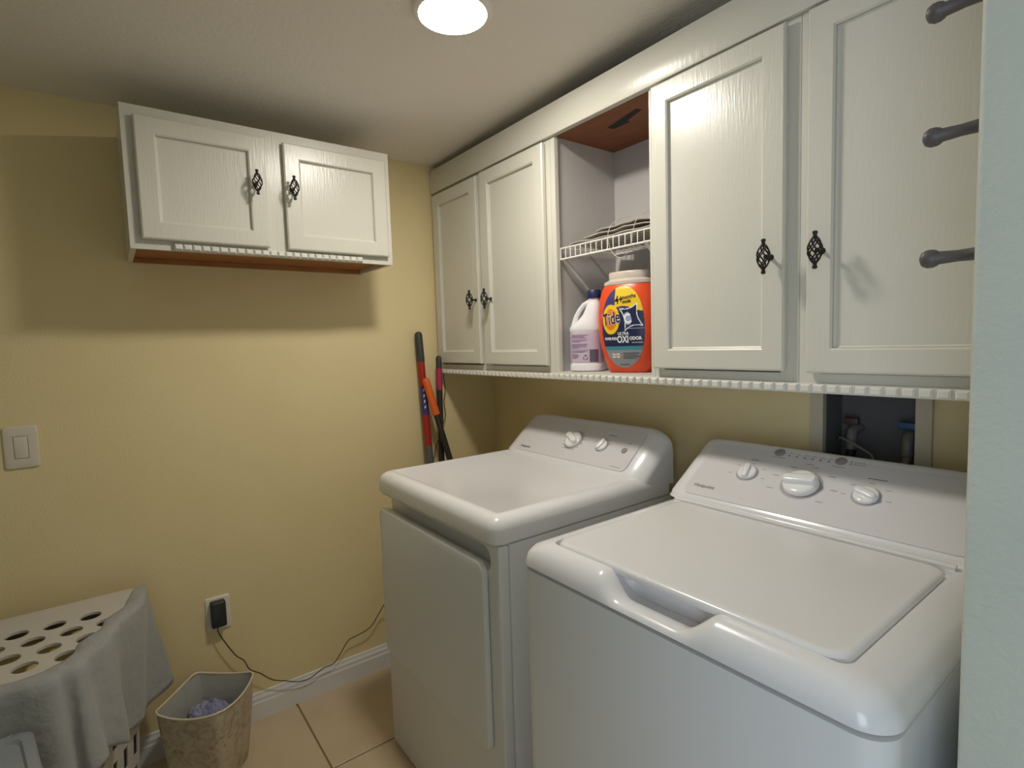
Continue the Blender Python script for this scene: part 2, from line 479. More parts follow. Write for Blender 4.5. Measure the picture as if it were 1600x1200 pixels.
# fascia board over all of them and the dentil moulding under them
fb = MB().box(.003, 1.997, YF - .014, YF - .0005, 2.056, 2.156)
tag(fb.build('fascia_board', 'white_paint', None, 35, .003), 'long white fascia board running above the cabinet doors to the ceiling', 'trim')
dm = thing('dentil_molding', 'long white dentil molding strip along the bottom of the wall cabinets', 'molding', (1.0, YF, ZB))
MB().box(.02, 1.996, YF - .006, YF - .0005, ZB, ZB + .021).build('backing_strip', 'trim_paint', dm)
for k in range(73):
    inst('dentil', DM, (.036 + .0268 * k, YF - .006, ZB + .0105), dm)

# ---- wire shelf in the cubby
ws = thing('wire_shelf', 'white wire shelf with short front lip inside the open cubby', 'shelf', (1.0, -.15, 1.655))
xa, xb = OX0 + t + .003, OX1 - t - .003
for nm, y, z, r in (('front_rod', -.283, 1.697, .003), ('front_rod', -.283, 1.662, .0035), ('back_rod', -.018, 1.697, .003), ('middle_rod', -.15, 1.6925, .003)):
    MB().tube([(xa, y, z), (xb, y, z)], r, 8).build(nm, 'wire', ws, 50)
wm = None
for k in range(17):
    x = xa + .006 + (xb - xa - .012) * k / 16
    if wm is None:
        o = MB().tube([(0, -.013, 1.700), (0, -.27, 1.700), (0, -.281, 1.6985), (0, -.2855, 1.692), (0, -.2855, 1.660)], .0016, 6).build('wire', 'wire', ws, 50, local=True)
        o.data.transform(Matrix.Translation((0, 0, -1.655)))
        wm = o.data; o.location = (x - 1.0, .15, 0)
    else:
        inst('wire', wm, (x, 0, 1.655), ws)
for x in (xa + .014, xb - .026):
    MB().tube([(x, -.280, 1.660), (x, -.272, 1.652), (x, -.016, 1.435)], .0055, 8).build('brace', 'wire', ws, 50)

# ---- folded bags on the wire shelf
def sheet(name, cx, cy, z, lx, ly, sag, th, seed, parent, fold=0):
    nx, ny = 26, 14; top = []; bot = []
    for i in range(nx + 1):
        for j in range(ny + 1):
            u, v = i / nx - .5, j / ny - .5
            x = cx + u * lx + .006 * math.sin(9 * v + seed); y = cy + v * ly + .006 * math.sin(11 * u + seed * 2)
            h = .5 + .5 * noise.noise(Vector((u * 2.6 + seed, v * 1.8, seed)))
            edge = max(abs(u), abs(v)) * 2
            zz = z + sag * h * (1 - .65 * edge ** 2) + fold * math.cos(u * PI) + .0012 * math.sin(21 * u + 9 * v + seed)
            top.append((x, y, zz + th)); bot.append((x, y, zz))
    n = len(top); F = []
    q = lambda i, j: i * (ny + 1) + j
    for i in range(nx):
        for j in range(ny):
            F.append((q(i, j), q(i + 1, j), q(i + 1, j + 1), q(i, j + 1))); F.append((n + q(i, j), n + q(i, j + 1), n + q(i + 1, j + 1), n + q(i + 1, j)))
    per = [q(i, 0) for i in range(nx)] + [q(nx, j) for j in range(ny)] + [q(i, ny) for i in range(nx, 0, -1)] + [q(0, j) for j in range(ny, 0, -1)]
    for k in range(len(per)):
        a, b_ = per[k], per[(k + 1) % len(per)]; F.append((a, n + a, n + b_, b_))
    return MB().add(top + bot, F).build(name, 'bag', parent, 60)


fb_ = thing('folded_bags', 'pile of crumpled grey fabric bags lying on the wire shelf', 'bags', (1.02, -.16, 1.702))
sheet('bag_layer', 1.015, -.165, 1.703, .33, .22, .012, .003, 1.3, fb_)
sheet('bag_layer', 1.035, -.155, 1.7165, .28, .20, .014, .003, 4.1, fb_, .006)
sheet('bag_layer', 1.055, -.150, 1.733, .24, .17, .014, .003, 7.7, fb_, .007)
sd = [(1.045, -.20, 1.766), (1.038, -.265, 1.745), (1.037, -.293, 1.708), (1.045, -.296, 1.665), (1.065, -.297, 1.64), (1.09, -.297, 1.628), (1.115, -.297, 1.64), (1.13, -.296, 1.67), (1.135, -.293, 1.708), (1.13, -.262, 1.746), (1.12, -.20, 1.768)]
tag(MB().tube(smooth_pts(sd, 4), .0008, 6).build('cord_loop', 'string', None, 50), 'thin cream cord loop hanging over the front of the wire shelf', 'cord')

# ---- bleach jug
jg = thing('jug', 'white plastic jug with navy cap and lilac label, left in the open cubby', 'bottle', (.882, -.235, ZB + .0262), math.radians(28))


def jring(a, b_, z, cx=0.0, n=28, e=2.6):
    return [(cx + a * math.copysign(abs(math.cos(2 * PI * k / n)) ** (2 / e), math.cos(2 * PI * k / n)), b_ * math.copysign(abs(math.sin(2 * PI * k / n)) ** (2 / e), math.sin(2 * PI * k / n)), z) for k in range(n)]


J = [(.050, .036, 0, 0), (.056, .042, .004, 0), (.057, .043, .018, 0), (.0555, .0415, .024, 0), (.0545, .0405, .027, 0), (.0545, .0405, .128, 0), (.0555, .0415, .131, 0), (.057, .043, .136, 0),
     (.055, .042, .146, .0), (.049, .040, .156, .005), (.039, .036, .168, .013), (.031, .031, .186, .021), (.026, .027, .206, .025), (.022, .022, .222, .027), (.0185, .0185, .232, .027), (.0185, .0185, .240, .027)]
MB().loft([jring(a, b_, z, cx) for a, b_, z, cx in J]).build('body', 'jug', jg, 50, local=True)
MB().loft([[(.027 + r * math.cos(2 * PI * k / 24) * (1 + .03 * (k % 2)), r * math.sin(2 * PI * k / 24) * (1 + .03 * (k % 2)), z) for k in range(24)] for r, z in ((.0215, .238), (.022, .2395), (.022, .262), (.020, .2645))]).build('cap', 'navy', jg, 40, local=True)
MB().tube([(-.044, 0, .136), (-.044, 0, .150), (-.041, 0, .166), (-.034, 0, .184), (-.023, 0, .202), (-.009, 0, .218), (.006, 0, .226), (.020, 0, .226)], [.012, .0105, .0088, .0082, .008, .008, .008, .008], 12).build('handle', 'jug', jg, 60, local=True)
lb = MB().loft([jring(.0552, .0412, z) for z in (.030, .126)], False, False).build('label', 'jug_label', jg, 50, local=True)


def jx(a, b_, e=2.6):      # front surface (-y) of the jug label at x
    def fy(x): return -.0415 * (max(0, 1 - (abs(x) / .0556) ** e)) ** (1 / e) - .0003
    n = 10; xs = [a + (b_ - a) * k / n for k in range(n + 1)]
    return xs, fy


def jbar(b, x0, x1, z0, z1, mi):
    xs, fy = jx(x0, x1)
    for p_, q_ in zip(xs, xs[1:]):
        b.add([(p_, fy(p_), z0), (q_, fy(q_), z0), (q_, fy(q_), z1), (p_, fy(p_), z1)], [(0, 1, 2, 3)], mi)


b = MB()
for k, (z, l) in enumerate([(.118, 1), (.114, .8), (.110, .9), (.101, .95), (.097, .6), (.089, 1), (.085, .9), (.081, .95), (.077, .5), (.067, 1), (.063, .8), (.056, .4), (.052, .5), (.048, .45), (.044, .4)]):
    jbar(b, -.044, -.044 + .058 * l, z, z + .0014, 0)
jbar(b, -.046, .02, .1055, .1061, 0); jbar(b, -.046, .02, .0725, .0731, 0)
jbar(b, .020, .046, .032, .072, 1)
xs, fy = jx(-1, 1)
for k in range(3):        # recycling mark: three chasing arrows as bent bars
    a0 = PI / 2 + k * 2 * PI / 3; cx, cz, r = .006, .046, .0075
    P = [(cx + r * math.cos(a0 + d), cz + r * math.sin(a0 + d)) for d in (-.75, 0, .55)]
    for (p0, p1) in zip(P, P[1:]):
        dx, dz = p1[0] - p0[0], p1[1] - p0[1]; L = math.hypot(dx, dz); nx, nz = -dz / L * .0014, dx / L * .0014
        b.add([(p0[0] + nx, fy(p0[0] + nx), p0[1] + nz), (p1[0] + nx, fy(p1[0] + nx), p1[1] + nz), (p1[0] - nx, fy(p1[0] - nx), p1[1] - nz), (p0[0] - nx, fy(p0[0] - nx), p0[1] - nz)], [(0, 1, 2, 3)], 1)
tag(b.build('label_print', ['jug_text', 'jug_dark'], lb, local=True), kind='stuff')

# ---- orange tub of laundry pods
TU = thing('detergent_tub', 'orange laundry pod tub with oval label and pale lid in the open cubby', 'tub', (1.050, -.212, ZB + .0262), math.radians(17))
TE = 2.7
TP = [(.060, .042, 0), (.067, .047, .003), (.073, .051, .018), (.084, .058, .050), (.093, .063, .085), (.098, .066, .115), (.100, .068, .150), (.099, .067, .190), (.095, .064, .225), (.087, .058, .252), (.078, .052, .268), (.075, .050, .272)]
# smooth the profile
def prof(z):
    for (a0, b0, z0), (a1, b1, z1) in zip(TP, TP[1:]):
        if z <= z1:
            t_ = (z - z0) / (z1 - z0); return a0 + (a1 - a0) * t_, b0 + (b1 - b0) * t_
    return TP[-1][0], TP[-1][1]


MB().loft([jring(a, b_, z, 0, 48, TE) for a, b_, z in TP]).build('body', 'tub', TU, 60, local=True)
TL = [(.079, .0535, .266), (.0805, .0545, .268), (.0785, .053, .277), (.067, .046, .282), (.0645, .044, .284), (.0645, .044, .303), (.0625, .0425, .306)]
MB().loft([jring(a, b_, z, 0, 48, TE) for a, b_, z in TL]).build('lid', 'tub_lid', TU, 40, local=True)


def tsurf(u, v, off):
    a, b_ = prof(v); x = max(-.98, min(.98, u / a))
    return (u, -b_ * (1 - abs(x) ** TE) ** (1 / TE) - off, v)


LC, LA, LB = .138, .068, .122          # label ellipse centre height and half axes


def lcol(u, v):
    """colour index of the printed label at (u, v): u across, v up from label centre, in units of the half axes"""
    su, sv = u / LA, v / LB
    r1 = math.hypot((u + .036) / .029, (v - .024) / .045)
    if r1 < 1:
        if r1 > .86: return 2
        r2 = math.hypot((u + .036) / .021, (v - .024) / .033)
        if r2 < .36: return 2
        return 2 if .72 < r1 < .86 else 3
    # white edge and swirl of the pod picture
    pu, pv = (u - .0285), (v - .029)
    a = math.radians(14); ru, rv = pu * math.cos(a) + pv * math.sin(a), -pu * math.sin(a) + pv * math.cos(a)
    bw = .026 - .006 * math.cos(rv / .03 * PI / 2); bh = .033 - .007 * math.cos(ru / .026 * PI / 2)
    if abs(ru) < bw + .0014 and abs(rv) < bh + .0014:
        if abs(ru) > bw - .0014 or abs(rv) > bh - .0014: return 6
        rr = math.hypot(ru + .008, rv + .002)
        if .009 < rr < .015 and ru < 0: return 6
        if rr <= .009: return 8
        if .015 <= rr < .019 and ru < -.004: return 8
        return 0
    if v > .058 - .25 * (u + .012) * .3 + .006 * math.sin((u + .02) * 60) and u > -.022: return 2
    if sv > .36: return 1
    if sv > -.47: return 0 if not (-.005 < v < -.003 and u > .01) else 8
    if sv > -.56: return 4
    return 5


b = MB(); NU, NV = 84, 132; idx = {}
def lv(i, j):
    if (i, j) not in idx:
        u = -LA + 2 * LA * i / NU; v = -LB + 2 * LB * j / NV
        idx[(i, j)] = len(b.v); b.v.append(tsurf(u, LC + v, .0006))
    return idx[(i, j)]
for i in range(NU):
    for j in range(NV):
        u = -LA + 2 * LA * (i + .5) / NU; v = -LB + 2 * LB * (j + .5) / NV
        if (abs(u) / LA) ** 2.2 + (abs(v) / LB) ** 2.2 > 1: continue
        b.f.append([lv(i, j), lv(i + 1, j), lv(i + 1, j + 1), lv(i, j + 1)]); b.mi.append(lcol(u, v))
LM = ['l_navy', 'l_purple', 'l_yellow', 'l_orange', 'l_teal', 'l_grey', 'l_white', 'l_black', 'l_blue']
tl = b.build('label', LM, TU, 60, local=True)
b = MB()
def ltext(s, u, v, size, mi, off, shear=0, bold=0, rot=0, sx=1, align='CENTER'):
    vs_, fs_ = text2d(s, size, align, shear, bold)
    ca, sa = math.cos(rot), math.sin(rot)
    b.add([tsurf(u + (x * ca * sx - y * sa), LC + v + (x * sa * sx + y * ca), off) for x, y in vs_], fs_, mi)
ltext('Tide', -.0365, .025, .052, 6, .0010, .12, .0022, .20, .64)
ltext('Tide', -.0360, .025, .052, 0, .0013, .12, .0009, .20, .64)
ltext('4+', -.0090, .0810, .034, 7, .0010, 0, .0008, .08, .72)
ltext('months', .0215, .0890, .0165, 7, .0010, 0, .0006, .12, .85)
ltext('mois', .0150, .0755, .0165, 7, .0010, 0, .0006, .12, .85)
ltext('ULTRA', .004, -.0195, .0115, 6, .0010, 0, .0003, 0, 1.0)
ltext('OXI', .002, -.0375, .029, 6, .0010, 0, .0009, 0, .72)
ltext('ODOR', .0410, -.0345, .0135, 6, .0010, 0, .0006, 0, .88)
ltext('POWER PODS', -.0385, -.0345, .0110, 6, .0010, 0, .0005, 0, .60)
for k, (v, l, u0) in enumerate([(-.0475, .032, .030), (-.079, .05, 0), (-.084, .045, 0), (-.089, .052, 0), (-.094, .04, 0), (.086, .028, .010), (-.113, .03, -.012)]):
    n = 8
    for q in range(n):
        a0, a1 = u0 + l * q / n, u0 + l * (q + 1) / n
        b.add([tsurf(a0, LC + v, .0010), tsurf(a1, LC + v, .0010), tsurf(a1, LC + v + .0015, .0010), tsurf(a0, LC + v + .0015, .0010)], [(0, 1, 2, 3)], 6 if k == 0 else (3 if k == 5 else 7))
for u0 in (-.036, -.022):
    b.add([tsurf(u0 + dx, LC - .086 + dz, .0010) for dx, dz in ((0, -.006), (.010, -.006), (.010, .007), (0, .007))], [(0, 1, 2, 3)], 6)
    b.add([tsurf(u0 + .005 + .0032 * math.cos(k * PI / 5), LC - .085 + .004 * math.sin(k * PI / 5), .0013) for k in range(10)], [tuple(range(10))], 3)
tag(b.build('label_print', LM, tl, local=True), kind='stuff')


# ================================================================== DRYER
DX0, DX1, DYF = .4506, 1.1366, -.799
dr = thing('dryer', 'white front-load dryer standing left of the washer', 'dryer', ((DX0 + DX1) / 2, -.45, 0))
b = MB(); b.loft(rplate(DX0 + .001, DX1 - .001, DYF + .032, -.125, .012, [(0, .03), (0, .905)], 4))
b.build('body', 'enamel_front', dr, 40)
# front panel with the hand pocket above the door
pz0, pz1 = .840, .893
poly = [(DX0, .012), (DX1, .012), (DX1, .9045), (DX0, .9045), (DX0, pz1)]
arcp = [(1.097 - .03 + .03 * math.sin(PI / 2 * k / 6), pz1 - .03 + .03 * math.cos(PI / 2 * k / 6)) for k in range(7)]
poly += arcp + [(1.097, pz0), (DX0, pz0)]
b = MB(); b.loft([[(x, DYF, z) for x, z in poly], [(x, DYF + .031, z) for x, z in poly]])
b.build('front_panel', 'enamel_front', dr, 40, .006, 3)
# door
def yplate(x0, x1, z0, z1, r, levels, nc=6):
    return [[(a, y, c_) for a, c_ in rrect(x0 + i, x1 - i, z0 + i, z1 - i, max(r - i * .6, .002), nc)] for i, y in levels]
MB().loft(yplate(DX0 + .012, 1.090, .360, .856, .03, [(.004, DYF - .0005), (0, DYF - .003), (0, DYF - .012), (.003, DYF - .016), (.008, DYF - .0175)])).build('door', 'enamel_front', dr, 40)
# top
lvl = [(.006, .906), (.0, .912), (0, .944), (.003, .956), (.010, .966), (.020, .9725), (.034, .975), (.044, .975), (.047, .9735)]
MB().loft(rplate(DX0 - .003, DX1 + .003, DYF - .015, -.125, .035, lvl, 8)).build('top', 'enamel', dr, 40)


def console(parent, x0, x1, prf, piv, endw, m='enamel', depth=.20):
    secs = []
    n = 8
    for k in range(n + 1):
        a = PI / 2 * k / n; secs.append((x0 + endw * (1 - math.sin(a)), 1 - depth * (1 - math.cos(a))))
    secs = secs[::-1]
    L = [(x, s) for x, s in secs] + [(x0 + x1 - x, s) for x, s in secs[::-1]]
    rings = [[(x, piv[0] + (y - piv[0]) * s, piv[1] + (z - piv[1]) * s) for y, z in prf] for x, s in L]
    return MB().loft(rings).build('console', m, parent, 40)


def curve_profile(f0, f1, yb, zlow, foot=.05):
    """closed (y, z) profile: concave foot, straight face f0 -> f1, round top, back"""
    P = []
    for k in range(7):
        t_ = k / 6; P.append((f0[0] - foot * (1 - t_), zlow + (f0[1] - zlow) * t_ ** 2))
    P.append(f1)
    r = .016
    d = Vector((f1[0] - f0[0], f1[1] - f0[1])).normalized()
    P += [(f1[0] + d.x * .008, f1[1] + d.y * .008 - .0005), (f1[0] + .016, f1[1] + .0095), (f1[0] + .026, f1[1] + .009), (yb - .003, f1[1] + .002), (yb, f1[1] - .012), (yb, zlow)]
    return P


D0, D1 = (-.285, .985), (-.155, 1.095)
console(dr, DX0, DX1, curve_profile(D0, D1, -.1245, .940, .048), (-.1245, .940), .085, 'enamel', .30)


def facept(f0, f1, x, s, off):
    d = Vector((0, f1[0] - f0[0], f1[1] - f0[1])); n = Vector((0, -d.z, d.y)).normalized()
    return Vector((x, f0[0], f0[1])) + d * s + n * off


def face_rot(f0, f1):
    return math.atan2(f1[1] - f0[1], f1[0] - f0[0])


def faceplate(parent, f0, f1, pts, off, m, name):
    """pts = (x, s) outline on the console face"""
    a = [facept(f0, f1, x, s, .0002) for x, s in pts]; b_ = [facept(f0, f1, x, s, off) for x, s in pts]
    return MB().loft([a, b_]).build(name, m, parent)


def rr2(x0, x1, s0, s1, rx, rs, nc=5):
    return [(x0 + (a - 0) * rx, s0 + c_ * rs) for a, c_ in rrect(0, (x1 - x0) / rx, 0, (s1 - s0) / rs, 1, nc)]


def dial(parent, f0, f1, x, s, r, ang, kind='knob', name='dial'):
    """round knob with a grip bar standing on the console face"""
    p = facept(f0, f1, x, s, .0012)
    rx = face_rot(f0, f1)
    g = MB().lathe([(r * 1.18, 0), (r * 1.18, .0008), (r * 1.02, .0012)], 32)  # flat grey ring stands in for the knob's shadow
    o0 = g.build(name, 'knob_shadow', parent, 40, local=True)
    off = Vector(parent.location)
    o0.location = p - off; o0.rotation_euler = (rx, 0, 0)
    k = MB().lathe([(r * .96, .001), (r, .003), (r * .98, r * .30), (r * .90, r * .38), (r * .75, r * .40)], 32)
    o1 = k.build('knob', 'knob', o0, 40, local=True)
    g = MB()
    L, W, H = r * .96, r * .36, r * .72
    rings = []
    for z, iw, il in ((r * .36, 0, 0), (H * .8, .12, .02), (H * .95, .22, .05), (H, .45, .10)):
        rings.append([(a, c_, z) for a, c_ in rrect(-L * (1 - il), L * (1 - il), -W * (1 - iw), W * (1 - iw), W * (1 - iw) * .9, 4)])
    g.loft(rings)
    o2 = g.build('grip', 'knob', o0, 50, local=True)
    o2.rotation_euler = (0, 0, ang)
    return o0


def marks(parent, f0, f1, bars, texts, name='printed_markings'):
    b = MB(); d = Vector((f1[0] - f0[0], f1[1] - f0[1])); ln = d.length
    for x, s, wd, ht in bars:
        b.add([facept(f0, f1, x + sx * wd / 2, s + sz * ht / 2 / ln, .0022) for sx, sz in ((-1, -1), (1, -1), (1, 1), (-1, 1))], [(0, 1, 2, 3)])
    for tx, x, s, size, bold in texts:
        vs_, fs_ = text2d(tx, size, 'CENTER', 0, bold)
        b.add([facept(f0, f1, x + a, s + c_ / ln, .0022) for a, c_ in vs_], fs_)
    return tag(b.build(name, 'print', parent), kind='stuff')


faceplate(dr, D0, D1, rr2(.520, 1.072, .02, .98, .02, .12), .0018, 'panel', 'control_panel')
dial(dr, D0, D1, .792, .504, .034, math.radians(152))
dial(dr, D0, D1, .926, .505, .0225, math.radians(80))
o = MB().lathe([(.0105, 0), (.0105, .003), (.009, .0045)], 24).build('start_button', 'button', dr, 40, local=True)
o.location = facept(D0, D1, 1.026, .482, .0012) - dr.location; o.rotation_euler = (face_rot(D0, D1), 0, 0)
bars = [(.945, .78, .034, .0024), (1.030, .66, .014, .0018), (1.030, .09, .048, .0014)]
for k in range(13):
    a = math.radians(-150 + 300 * k / 12 + 90 - 0); ln = .17
    bars.append((.792 + .043 * math.cos(a), .504 + .043 * math.sin(a) / ln, .012 if k % 3 else .018, .0014))
for k in range(5):
    a = math.radians(20 + 35 * k); bars.append((.926 + .030 * math.cos(a), .505 + .030 * math.sin(a) / .17, .010, .0014))
marks(dr, D0, D1, bars, [('Hotpoint', .578, .13, .0150, .0004)])

# ================================================================== WASHER
WX0, WX1, WYF = 1.2692, 1.9552, -.8438
wa = thing('washer', 'white top-load washer with hand notch in front, beside the wall end', 'washer', ((WX0 + WX1) / 2, -.48, 0))
MB().loft(rplate(WX0 + .002, WX1 - .002, WYF + .003, -.13, .042, [(0, .028), (0, .918), (.010, .9215)], 6)).build('body', 'enamel_front', wa, 40)
for sx in (WX0 + .06, WX1 - .06):
    for sy in (WYF + .06, -.20):
        MB().lathe([(.02, 0), (.02, .012), (.012, .014), (.012, .029)], 16, (sx, sy)).build('foot', 'black_rubber', wa, 40)
for sx in (DX0 + .06, DX1 - .06):
    for sy in (DYF + .09, -.20):
        MB().lathe([(.02, 0), (.02, .012), (.012, .014), (.012, .031)], 16, (sx, sy)).build('foot', 'black_rubber', dr, 40)
# top panel with bullnose edge, lid well and hand notch
LB_ = -.372          # back edge of the lid
levels = [(.012, .012, .9268, (.012, .9268)), (0, 0, .9275, (0, .9275)), (.001, .001, .938, (.002, .932)), (.005, .006, .950, (.008, .936)), (.013, .018, .962, (.018, .9385)), (.026, .038, .970, (.032, .936)), (.040, .056, .9735, (.046, .929)),
          (.047, .061, .9735, (.074, .9255)), (.0485, .0625, .9635, (.078, .9635))]
NS = 64; rings = []
for fi, si, z, sc in levels:
    ring = []
    yb = -.128 - (0 if fi < .03 else (fi - .03) / .0185 * (abs(LB_ + .128)))
    P = rrect(WX0 + si, WX1 - si, WYF + fi, yb if fi < .045 else LB_ + .003, .045 - si * .45, 8, NS)
    for q, (x, y) in enumerate(P):
        zz = z
        if q < NS - 1:
            wgt = sst(1.492, 1.545, x) * (1 - sst(1.665, 1.722, x))
            y = y + (WYF + sc[0] - y) * wgt; zz = z + (sc[1] - z) * wgt
        ring.append((x, y, zz))
    rings.append(ring)
MB().loft(rings, False, True).build('top', 'enamel', wa, 50)
MB().loft(rplate(WX0 + .0650, WX1 - .0650, WYF + .0465, LB_, .035, [(.003, .9645), (0, .9665), (0, .9735), (.003, .9775), (.008, .979), (.014, .979)], 8)).build('lid', 'enamel', wa, 40)
MB().loft([[(x, y, z) for y, z in ((LB_ + .004, .968), (LB_ + .004, .9795), (LB_ + .010, .983), (LB_ + .018, .981), (LB_ + .022, .968))] for x in (WX0 + .05, WX1 - .06)]).build('hinge_bar', 'enamel', wa, 50)
W0, W1 = (-.335, .985), (-.165, 1.093)
console(wa, WX0, WX1, curve_profile(W0, W1, -.128, .973, .012), (-.128, .973), .05, 'enamel', .17)
faceplate(wa, W0, W1, rr2(WX0 + .045, WX1 - .045, .03, 1.0, .02, .1), .0018, 'panel', 'control_panel')
dial(wa, W0, W1, 1.447, .545, .0235, math.radians(100))
dial(wa, W0, W1, 1.581, .515, .039, math.radians(8))
dial(wa, W0, W1, 1.714, .525, .0245, math.radians(-22))
for x in (1.492, 1.634):
    o = MB().lathe([(.0125, 0), (.0125, .002), (.011, .003)], 24).build('push_button', 'button', wa, 40, local=True)
    o.location = facept(W0, W1, x, .985, .0012) - wa.location; o.rotation_euler = (face_rot(W0, W1), 0, 0)
bars = []; ln = .2014
for k in range(6): bars += [(1.518 + .0182 * k, .955, .0042, .0042), (1.520 + .0182 * k, 1.0, .009, .0012)]
bars += [(1.655, .965, .0035, .0035), (1.655, 1.0, .0035, .0035), (1.672, 1.0, .024, .0012), (1.674, .965, .028, .0012), (1.495, .90, .036, .0012), (1.635, .89, .03, .0012),
         (1.445, .79, .020, .002), (1.72, .79, .038, .002), (1.575, .86, .016, .0014)]
for k in range(7):
    a = math.radians(205 - 245 * k / 6); bars.append((1.581 + .062 * math.cos(a) * 1.12, .515 + .062 * math.sin(a) / ln, .015, .0014))
for cx in (1.447, 1.714):
    for k in range(5):
        a = math.radians(190 - 200 * k / 4); bars.append((cx + .040 * math.cos(a) * 1.1, .535 + .038 * math.sin(a) / ln, .010, .0012))
marks(wa, W0, W1, bars, [('Hotpoint', 1.364, .19, .0155, .0003)])

# ================================================================== LAUNDRY OUTLET BOX IN THE BACK WALL
ub = thing('outlet_box', 'recessed laundry outlet box framed in white behind the washer', 'outlet box', ((UX0 + UX1) / 2, 0, UZ0))
b = MB()
for x0, x1, z0, z1 in ((UX0 - .032, UX0, UZ0 - .03, UZ1 + .03), (UX1, UX1 + .032, UZ0 - .03, UZ1 + .03), (UX0, UX1, UZ0 - .03, UZ0), (UX0, UX1, UZ1, UZ1 + .03)):
    b.box(x0, x1, -.014, -.0005, z0, z1)
b.build('frame', 'frame_paint', ub)
b = MB()
e = .0006
b.box(UX0 + e, UX0 + .003, e, .099, UZ0 + e, UZ1 - e); b.box(UX1 - .003, UX1 - e, e, .099, UZ0 + e, UZ1 - e)
b.box(UX0 + .003, UX1 - .003, e, .099, UZ0 + e, UZ0 + .003); b.box(UX0 + .003, UX1 - .003, e, .099, UZ1 - .003, UZ1 - e); b.box(UX0 + .003, UX1 - .003, .096, .0995, UZ0 + .003, UZ1 - .003)
b.build('box', 'boxin', ub)
for x, hm in ((1.575, 'redv'), (1.700, 'blue')):
    v = MB().tube([(x, .095, 1.135), (x, .055, 1.135), (x, .045, 1.128), (x, .040, 1.11), (x, .040, 1.085)], .0125, 12).build('valve', 'hose', ub, 50)
    MB().box(x - .018, x + .018, .030, .050, 1.150, 1.168).build('valve_handle', hm, v, 40, .004)
hz = [(1.575, .040, 1.0840), (1.575, .040, 1.076), (1.575, .036, 1.068), (1.572, .015, 1.052), (1.57, -.030, 1.02), (1.575, -.045, .93), (1.58, -.05, .78)]
tag(MB().tube(hz, .011, 10).build('hose', 'black_rubber', None, 50), 'black rubber supply hose curving down from the left valve', 'hose')
hz = [(1.700, .040, 1.0840), (1.700, .040, 1.076), (1.700, .036, 1.068), (1.697, .012, 1.052), (1.69, -.030, 1.02), (1.69, -.045, .93), (1.69, -.05, .78)]
tag(MB().tube(hz, .011, 10).build('hose', 'hose', None, 50), 'braided grey supply hose curving down from the blue-handled valve', 'hose')
hz = [(1.540, .05, 1.098), (1.56, .010, 1.118), (1.59, -.002, 1.110), (1.64, -.008, 1.085), (1.655, -.020, 1.06), (1.662, -.035, 1.01), (1.665, -.04, .90)]
tag(MB().tube(hz, .0035, 8).build('grey_wire', 'hose', None, 50), 'thin grey wire crossing the laundry outlet box', 'wire')

# ================================================================== PEGS ON THE RIGHT WALL
pm = None
PG = [(1.765, 'topmost dark metal peg sticking out from behind the wall end'), (1.622, 'middle dark metal peg sticking out from behind the wall end'), (1.478, 'lowest dark metal peg sticking out from behind the wall end')]
for z, lb_ in PG:
    root = thing('wall_peg', lb_, 'peg', (XR, -.70, z), 0, 'dark pegs on the right wall')
    if pm is None:
        s_ = MB().tube([(-.001, 0, 0), (-.006, 0, 0), (-.012, 0, 0), (-.034, 0, 0), (-.052, 0, 0), (-.056, 0, 0)], [.013, .013, .0078, .0068, .0078, .0096], 16).build('shaft', 'peg', root, 50, local=True)
        n_ = MB().tube([(-.054, 0, 0), (-.058, 0, 0), (-.064, 0, 0), (-.069, 0, 0), (-.0715, 0, 0)], [.0094, .0110, .0112, .0085, .003], 16).build('knob', 'peg', root, 60, local=True)
        pm = (s_.data, n_.data)
    else:
        inst('shaft', pm[0], root.location, root); inst('knob', pm[1], root.location, root)

# ================================================================== POLES IN THE CORNER
def lerp(a, b_, t_): return tuple(a[i] + (b_[i] - a[i]) * t_ for i in range(3))
def pole(name, label, top, foot, segs, tip=True):
    root = thing(name, label, 'pole', foot)
    for nm, t0, t1, r0, r1, m in segs:
        a, c_ = lerp(top, foot, t0), lerp(top, foot, t1)
        pts = [a, c_]; rad = [r0, r1]
        if t0 == 0:
            pts = [a, lerp(top, foot, .004), lerp(top, foot, .010), c_]; rad = [r0 * .45, r0 * .85, r0, r1]
        MB().tube(pts, rad, 14).build(nm, m, root, 50)
    return root


p1 = pole('broom_pole', 'red and grey pole with dark cap leaning on the yellow wall', (.028, -.416, 1.452), (.137, -.396, .002),
          [('cap', 0, .090, .0168, .0170, 'dgrey'), ('upper_shaft', .0895, .345, .0160, .0160, 'red'), ('lower_shaft', .344, 1, .0165, .0168, 'grey_pole')])
a, c_ = lerp((.028, -.416, 1.452), (.137, -.396, .002), .165), lerp((.028, -.416, 1.452), (.137, -.396, .002), .250)
stk = MB().tube([a, c_], .0162, 14).build('sticker', 'blue_sticker', p1, 50)
b = MB()
for k in range(4):
    z_ = .175 + .017 * k; q = lerp((.028, -.416, 1.452), (.137, -.396, .002), z_)
    b.add([(q[0] + .0156, q[1] - .0070 + s1 * .004, q[2] + s2 * .006) for s1, s2 in ((-1, -1), (1, -1), (1.4, 1), (-.6, 1))], [(0, 1, 2, 3)])
b.build('sticker_print', 'white', p1)
pole('mop_pole', 'black pole with pink band at its top, nearest the cabinet corner', (.066, -.341, 1.345), (.095, -.374, .002),
     [('cap', 0, .042, .0125, .0130, 'dgrey'), ('band', .0415, .112, .0138, .0138, 'pink'), ('shaft', .1115, 1, .0128, .0130, 'blackpole')])
